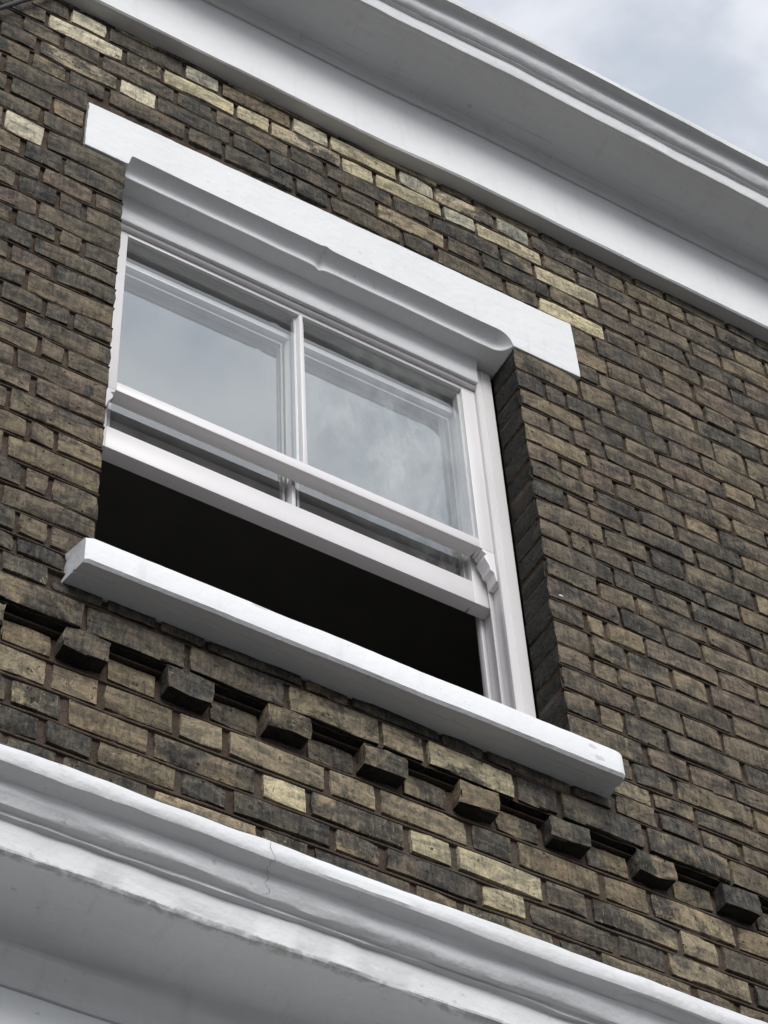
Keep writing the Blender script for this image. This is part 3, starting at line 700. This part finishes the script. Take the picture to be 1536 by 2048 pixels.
# ------------------------------------------------------------------ sash window
def window():
    root = thing('sash_window', (-0.555, 0.18, -1.5), 'white timber sash window, its lower sash pushed halfway up over a dark room', 'window')
    L_, R_ = WIN_L + 0.001, WIN_R - 0.001          # clear width of the masonry opening
    TOP, BOT = 0.0270, -1.500
    YF, YL = 0.106, 0.118                          # outer lining front and back
    def lining(side):
        s, e, W_ = (1, L_, 0.029) if side == 'l' else (-1, R_, 0.052)
        P = [(0.0, YF + .004), (0.003, YF), (W_ * .60, YF), (W_ * .64, YF + .003), (W_ * .70, YF + .003), (W_ * .74, YF + .0002), (W_ * .95, YF + .0008), (W_, YF + .004), (W_, YL), (0.0, YL)]
        return MB().prism([(e + s * p, q) for p, q in P], 'z', BOT, TOP, 1)
    lining('l').build('jamb_lining', M_JOINERY, root, smooth=20)
    lining('r').build('jamb_lining', M_JOINERY, root, smooth=20)
    MB().prism([(YF, TOP), (YF, -0.062), (YF + .003, -0.0655), (YL, -0.0660), (YL, TOP)], 'x', L_ + 0.029, R_ - 0.052).build('head_lining', M_JOINERY, root, smooth=20)
    # run plaster cove and bead between soffit and frame
    MB().prism([(YF - 0.0003, -0.055)] + [(0.096, -0.0555), (0.094, -0.053), (0.094, -0.006)] + [(0.094 - 0.014 * (1 - math.cos(a * math.pi / 14)), -0.006 + 0.0325 * math.sin(a * math.pi / 14)) for a in range(1, 7)] + [(0.0795, 0.0278), (YF - 0.0003, 0.0278)], 'x', L_ + 0.002, R_ - 0.0535, 50,
               lambda c, j: (c[0], c[1] + .0016 * noise.noise(Vector((c[0] * 4, c[2] * 9, 1))), c[2] + .001 * noise.noise(Vector((c[0] * 5, 4, c[2] * 8))) * (1 if c[2] < 0 else 0))).build('head_cove', M_STUCCO, root, smooth=50)
    PX = 0.028                                     # pulley stile set back behind the lining edge
    for s, e, PX in ((1, L_, 0.018), (-1, R_, 0.040)):
        MB().box(min(e, e + s * PX), max(e, e + s * PX), YL, 0.240, BOT, TOP).build('pulley_stile', M_JOINERY, root)
        a, b = e + s * (PX), e + s * (PX + 0.012)
        MB().box(min(a, b), max(a, b), 0.1585, 0.1645, BOT, -0.05).build('parting_bead', M_JOINERY, root, bevel=0.0012)
        MB().box(min(a, b), max(a, b), 0.2055, 0.224, BOT, -0.05).build('staff_bead', M_JOINERY, root, bevel=0.003)
    MB().box(L_ + 0.018, R_ - 0.040, YL, 0.240, -0.060, TOP).build('frame_head', M_JOINERY, root)
    MB().box(L_, R_, YF + 0.02, 0.240, BOT - 0.02, -1.475).build('timber_sill', M_JOINERY, root, bevel=0.003)

    SX0, SX1 = L_ + 0.019, R_ - 0.041    # sash width
    def stiles_rails(x0, x1, zt, zb, y0, y1, st, rt, rb, bar):
        """frame pieces of one sash: list of (name, mb)"""
        gx0, gx1, gz0, gz1 = x0 + st[0], x1 - st[1], zb + rb, zt - rt
        out = []
        bv = 0.010                                   # glazing bevel
        def piece(name, pts_front, inner_axis):
            return None
        out.append(('stile', MB().prism([(x0, y0), (gx0, y0), (gx0 + 0, y0 + .003), (gx0 - .0, y0 + .012), (gx0 + .006, y1 - .009), (gx0 + .006, y1), (x0, y1)], 'z', zb, zt)))
        out.append(('stile', MB().prism([(x1, y0), (gx1, y0), (gx1, y0 + .003), (gx1, y0 + .012), (gx1 - .006, y1 - .009), (gx1 - .006, y1), (x1, y1)], 'z', zb, zt)))
        out.append(('top_rail', MB().prism([(y0, zt - .001), (y0, gz1), (y0 + .012, gz1), (y1 - .009, gz1 - .005), (y1, gz1 - .005), (y1, zt - .001)], 'x', gx0, gx1)))
        out.append(('bottom_rail', MB().prism([(y0, zb), (y0, gz0), (y0 + .012, gz0), (y1 - .009, gz0 + .005), (y1, gz0 + .005), (y1, zb)], 'x', gx0, gx1)))
        bx = bar
        out.append(('glazing_bar', MB().prism([(bx - .0045, y0), (bx + .0045, y0), (bx + .0095, y0 + .014), (bx + .0095, y0 + .024), (bx + .005, y1), (bx - .005, y1), (bx - .0095, y0 + .024), (bx - .0095, y0 + .014)], 'z', gz0 - .001, gz1 + .001)))
        return out, (gx0, gx1, gz0, gz1)
    def make_sash(name, label, x0, x1, zt, zb, y0, y1, st, rt, rb, bar, glass, so):
        s = bpy.data.objects.new(name, None); C.objects.link(s); s.parent = root
        s.matrix_parent_inverse = Matrix.Translation(-WORLD_LOC[root.name]); WORLD_LOC[s.name] = Vector((0, 0, 0)); s['label'] = label
        pcs, (gx0, gx1, gz0, gz1) = stiles_rails(x0, x1, zt, zb, y0, y1, st, rt, rb, bar)
        for nm, b in pcs: b.build(nm, M_JOINERY, s, bevel=0.0012)
        for (a, b_) in ((gx0, bar - .009), (bar + .009, gx1)):
            MB().box(a - .0025, b_ + .0025, y0 + .012, y0 + .028, gz0 - .004, gz1 + .004).build('glass_pane', glass, s)
            sp = MB()
            for (q0, q1, r0, r1) in ((a + so * .5, b_ - so * .5, gz0 - .003 + so * .5, gz0 + .004 + so * .5), (a + so * .5, b_ - so * .5, gz1 - .006 - so, gz1 + .001 - so), (a - .001 + so * .6, a + .005 + so * .6, gz0 + .004 + so * .5, gz1 - .006 - so), (b_ - .006 - so * .6, b_ - so * .6, gz0 + .004 + so * .5, gz1 - .006 - so)):
                sp.box(q0, q1, y0 + .0132, y0 + .0268, r0, r1)
            sp.build('spacer_bar', M_SPACER, s)
        return s
    up = make_sash('upper_sash', 'upper sash with two panes and ogee horns', SX0, SX1, -0.056, -0.727, 0.119, 0.157, (0.047, 0.052), 0.025, 0.032, -0.564, M_GLASS, 0.0)
    lo = make_sash('lower_sash', 'raised lower sash with deep bottom rail', SX0, SX1, -0.112, -0.879, 0.166, 0.204, (0.050, 0.050), 0.022, 0.076, -0.569, M_GLASS_LOW, 0.013)
    # ogee horns below the upper sash's stiles
    prof = [(0.045, -0.7275), (0.045, -0.735), (0.034, -0.742), (0.040, -0.748), (0.041, -0.757), (0.036, -0.768), (0.030, -0.779), (0.028, -0.788), (0.028, -0.795), (0.018, -0.800), (0.016, -0.812), (0.014, -0.829), (0.0, -0.831), (0.0, -0.7275)]
    for s, e in ((1, SX0), (-1, SX1)):
        MB().prism([(e + s * p, q) for p, q in prof], 'y', 0.1195, 0.156).build('horn', M_JOINERY, up, bevel=0.0006)
window()

# ------------------------------------------------------------------ cornices
def ogee(y0, z0, y1, z1, n=10):
    """from (y0,z0) out to (y1,z1): flat, upright, flat"""
    out = []
    for i in range(1, n):
        t = i / n
        out.append((y0 + (y1 - y0) * (t - math.sin(2 * math.pi * t) / (2 * math.pi)) * 1.0, z0 + (z1 - z0) * (t + math.sin(2 * math.pi * t) / (2 * math.pi) * -1.0)))
    return out
def scyma(y0, z0, y1, z1, n=12):
    """hollow above, round below: leaves y0,z0 facing down, turns upright in the middle, ends facing down"""
    out = []; ym, zm = y0 + (y1 - y0) * 0.36, z0 + (z1 - z0) * 0.66
    h = n // 2
    for i in range(1, h + 1):           # convex quarter
        a = math.pi / 2 * i / h
        out.append((y0 + (ym - y0) * math.sin(a), z0 + (zm - z0) * (1 - math.cos(a))))
    for i in range(1, h):               # concave quarter
        a = math.pi / 2 * i / h
        out.append((ym + (y1 - ym) * (1 - math.cos(a)), zm + (z1 - zm) * math.sin(a)))
    return out
def cove(yc, zc, ry, rz, a0, a1, n=7):
    return [(yc + ry * math.cos(a0 + (a1 - a0) * i / n), zc + rz * math.sin(a0 + (a1 - a0) * i / n)) for i in range(n + 1)]
def top_sag(x):
    t = min(1, max(0, (x + 0.46) / 0.44)); t = t * t * (3 - 2 * t)
    return -0.023 + 0.024 * t + 0.004 * max(0, min(1, x))
def sweep(name, poly, x0, x1, segs, mat, parent, zf, amp, seed, smooth=32):
    def w(c, j):
        x, y, z = c
        f = 0 if y > 0.02 else 1
        z += zf(x) + f * (amp * noise.noise(Vector((x * 3.5, j * .35, seed))) + amp * .45 * noise.noise(Vector((x * 17, j * .6, seed + 3))))
        y += f * (amp * .8 * noise.noise(Vector((x * 4.5, j * .3, seed + 7))) + amp * .35 * noise.noise(Vector((x * 21, j * .6, seed + 9))))
        return (x, y, z)
    return MB().prism(poly, 'x', x0, x1, segs, w).build(name, mat, parent, smooth=smooth)
ct = thing('cornice', (0.5, 0, 0.73), 'white moulded stucco cornice running along the eaves above the window, against the sky', 'cornice')
XC0, XC1 = XA - 0.2, XB + 0.2
frieze = [(0.055, 0.727), (-0.004, 0.727), (-0.041, 0.725), (-0.046, 0.730), (-0.046, 0.87), (-0.046, 1.022), (0.055, 1.022)]
sweep('frieze', frieze, XC0, XC1, 150, M_STUCCO, ct, top_sag, 0.0022, 1.0)
bed = [(0.055, 1.0215), (-0.052, 1.0225), (-0.056, 1.026), (-0.060, 1.040), (-0.068, 1.048), (-0.074, 1.0495)] + [(-0.112 + 0.038 * math.cos(a), 1.0495 + 0.0115 * math.sin(a)) for a in [i * math.pi / 12 for i in range(1, 7)]] + [(-0.118, 1.066), (0.055, 1.066)]
sweep('bed_moulding', bed, XC0, XC1, 150, M_CORNICE, ct, top_sag, 0.0018, 2.0)
TOPZ = 1.0615
corona = [(0.16, TOPZ), (-0.120, TOPZ), (-0.232, TOPZ - 0.002), (-0.236, TOPZ - 0.006), (-0.250, TOPZ - 0.006), (-0.252, TOPZ - 0.002), (-0.252, TOPZ + 0.054),
          (-0.258, TOPZ + 0.0565), (-0.262, TOPZ + 0.058), (-0.262, TOPZ + 0.0625), (-0.266, TOPZ + 0.0635)] + scyma(-0.266, TOPZ + 0.0635, -0.318, TOPZ + 0.118) + [(-0.318, TOPZ + 0.118), (-0.3185, TOPZ + 0.122), (-0.3195, TOPZ + 0.143), (-0.312, TOPZ + 0.147), (0.16, TOPZ + 0.20)]
sweep('corona', corona, XC0, XC1, 170, M_CORNICE, ct, top_sag, 0.0028, 3.0)

cl = thing('cornice', (-0.6, 0, -3.0), 'white moulded stucco cornice below the dentil bricks, cracked and grubby along its drip edge', 'cornice')
B = -2.550                                             # bottom of the lower corona
low = [(0.06, B + 0.003), (-0.135, B + 0.003), (-0.232, B + 0.001), (-0.236, B - 0.004), (-0.250, B - 0.004), (-0.253, B), (-0.253, B + 0.057), (-0.258, B + 0.0590), (-0.2625, B + 0.0600), (-0.2625, B + 0.0640), (-0.2665, B + 0.0650)] + \
      scyma(-0.2665, B + 0.065, -0.316, B + 0.113, 14) + [(-0.316, B + 0.113), (-0.3185, B + 0.118), (-0.319, B + 0.134), (-0.316, B + 0.150), (-0.307, B + 0.157), (0.0, B + 0.215), (0.06, B + 0.215)]
lowz = lambda x: 0.0
bedp = [(0.06, B - 0.076), (-0.050, B - 0.076), (-0.056, B - 0.070), (-0.066, B - 0.048), (-0.080, B - 0.036), (-0.084, B - 0.031)] + [(-0.130 + 0.045 * math.sin(a), B - 0.027 + 0.0298 * math.cos(a)) for a in [i * math.pi / 12 for i in range(6, 0, -1)]]
low = bedp + low[1:]
sweep('corona', low, XC0, XC1, 190, M_CORNICE, cl, lowz, 0.0048, 13.0)
sweep('bounce_cover', [(0.06, B + 0.2160), (0.0, B + 0.2160), (-0.300, B + 0.1605), (-0.302, B + 0.1640), (0.0, B + 0.2200), (0.06, B + 0.2200)], XC0, XC1, 60, M_ROOF, cl, lambda x: 0.001, 0.0, 19.0)  # unseen dark sheet, added to cut light bouncing up off the cornice top
lf = [(0.06, B - 0.070), (-0.040, B - 0.070), (-0.044, B - 0.0765), (-0.042, B - 0.30), (-0.042, B - 0.62), (0.06, B - 0.62)]
sweep('frieze', lf, XC0, XC1, 110, M_STUCCO, cl, lowz, 0.002, 17.0)
def crack(xc, poly, js, seed, amp, parent):
    """hairline crack that runs down the moulding at xc"""
    b = MB(); vs = []
    for k, j in enumerate(js):
        y, z = poly[j]; x = xc + 0.012 * noise.noise(Vector((k * .6, 3, 3))) + 0.0009 * k
        z += amp * noise.noise(Vector((x * 3.5, j * .35, seed))) + amp * .45 * noise.noise(Vector((x * 17, j * .6, seed + 3)))
        y += amp * .8 * noise.noise(Vector((x * 4.5, j * .3, seed + 7))) + amp * .35 * noise.noise(Vector((x * 21, j * .6, seed + 9)))
        w_ = 0.0005 + 0.0003 * math.sin(k * 2.1)
        vs += [(x - w_, y - 0.0006, z - 0.0003), (x + w_, y - 0.0006, z - 0.0003)]
    fs = [(2 * k, 2 * k + 1, 2 * k + 3, 2 * k + 2) for k in range(len(js) - 1)]
    b.add(vs, fs); return b.build('crack', make_plain('crack_shadow', (0.34, 0.34, 0.335), 0.9, 0.1), parent)
crack(-0.905, low, list(range(len(low) - 4, 21, -1)), 13.0, 0.0048, cl)
gw = thing('ground_floor_wall', (0, 0, GROUND_Z), 'plain white rendered wall under the lower cornice', 'wall')
MB().box(XC0, XC1, 0.02, 0.25, GROUND_Z, B - 0.605).build('rendered_face', M_STUCCO, gw)

# ------------------------------------------------------------------ cable in the top left corner
def tube(pts, r, n=8):
    b = MB(); vs = []; fs = []
    P = [Vector(p) for p in pts]
    for i, p in enumerate(P):
        d = (P[min(i + 1, len(P) - 1)] - P[max(i - 1, 0)]).normalized()
        u = d.cross(Vector((0, 1, 0))).normalized(); w = d.cross(u)
        vs += [p + r * (math.cos(2 * math.pi * k / n) * u + math.sin(2 * math.pi * k / n) * w) for k in range(n)]
    for i in range(len(P) - 1):
        for k in range(n): fs.append((i * n + k, i * n + (k + 1) % n, (i + 1) * n + (k + 1) % n, (i + 1) * n + k))
    fs.append(tuple(range(n))[::-1]); fs.append(tuple((len(P) - 1) * n + k for k in range(n)))
    return b.add(vs, fs)
pts = []
for k in range(25):
    t = k / 24; x = -2.30 + (-1.335 + 2.30) * t
    z = 0.4472 + (x + 1.5133) * (0.5373 - 0.4472) / (1.5133 - 1.4612) * 1.0
    if x < -1.58: z = 0.335 + (x + 1.58) * 0.55
    pts.append((x, -0.022, z))
tag(tube(pts, 0.0065).build('cable', M_CABLE, None, smooth=60), 'thin black cable crossing the bricks in the top left corner', 'cable')
print('objects', len(bpy.data.objects))
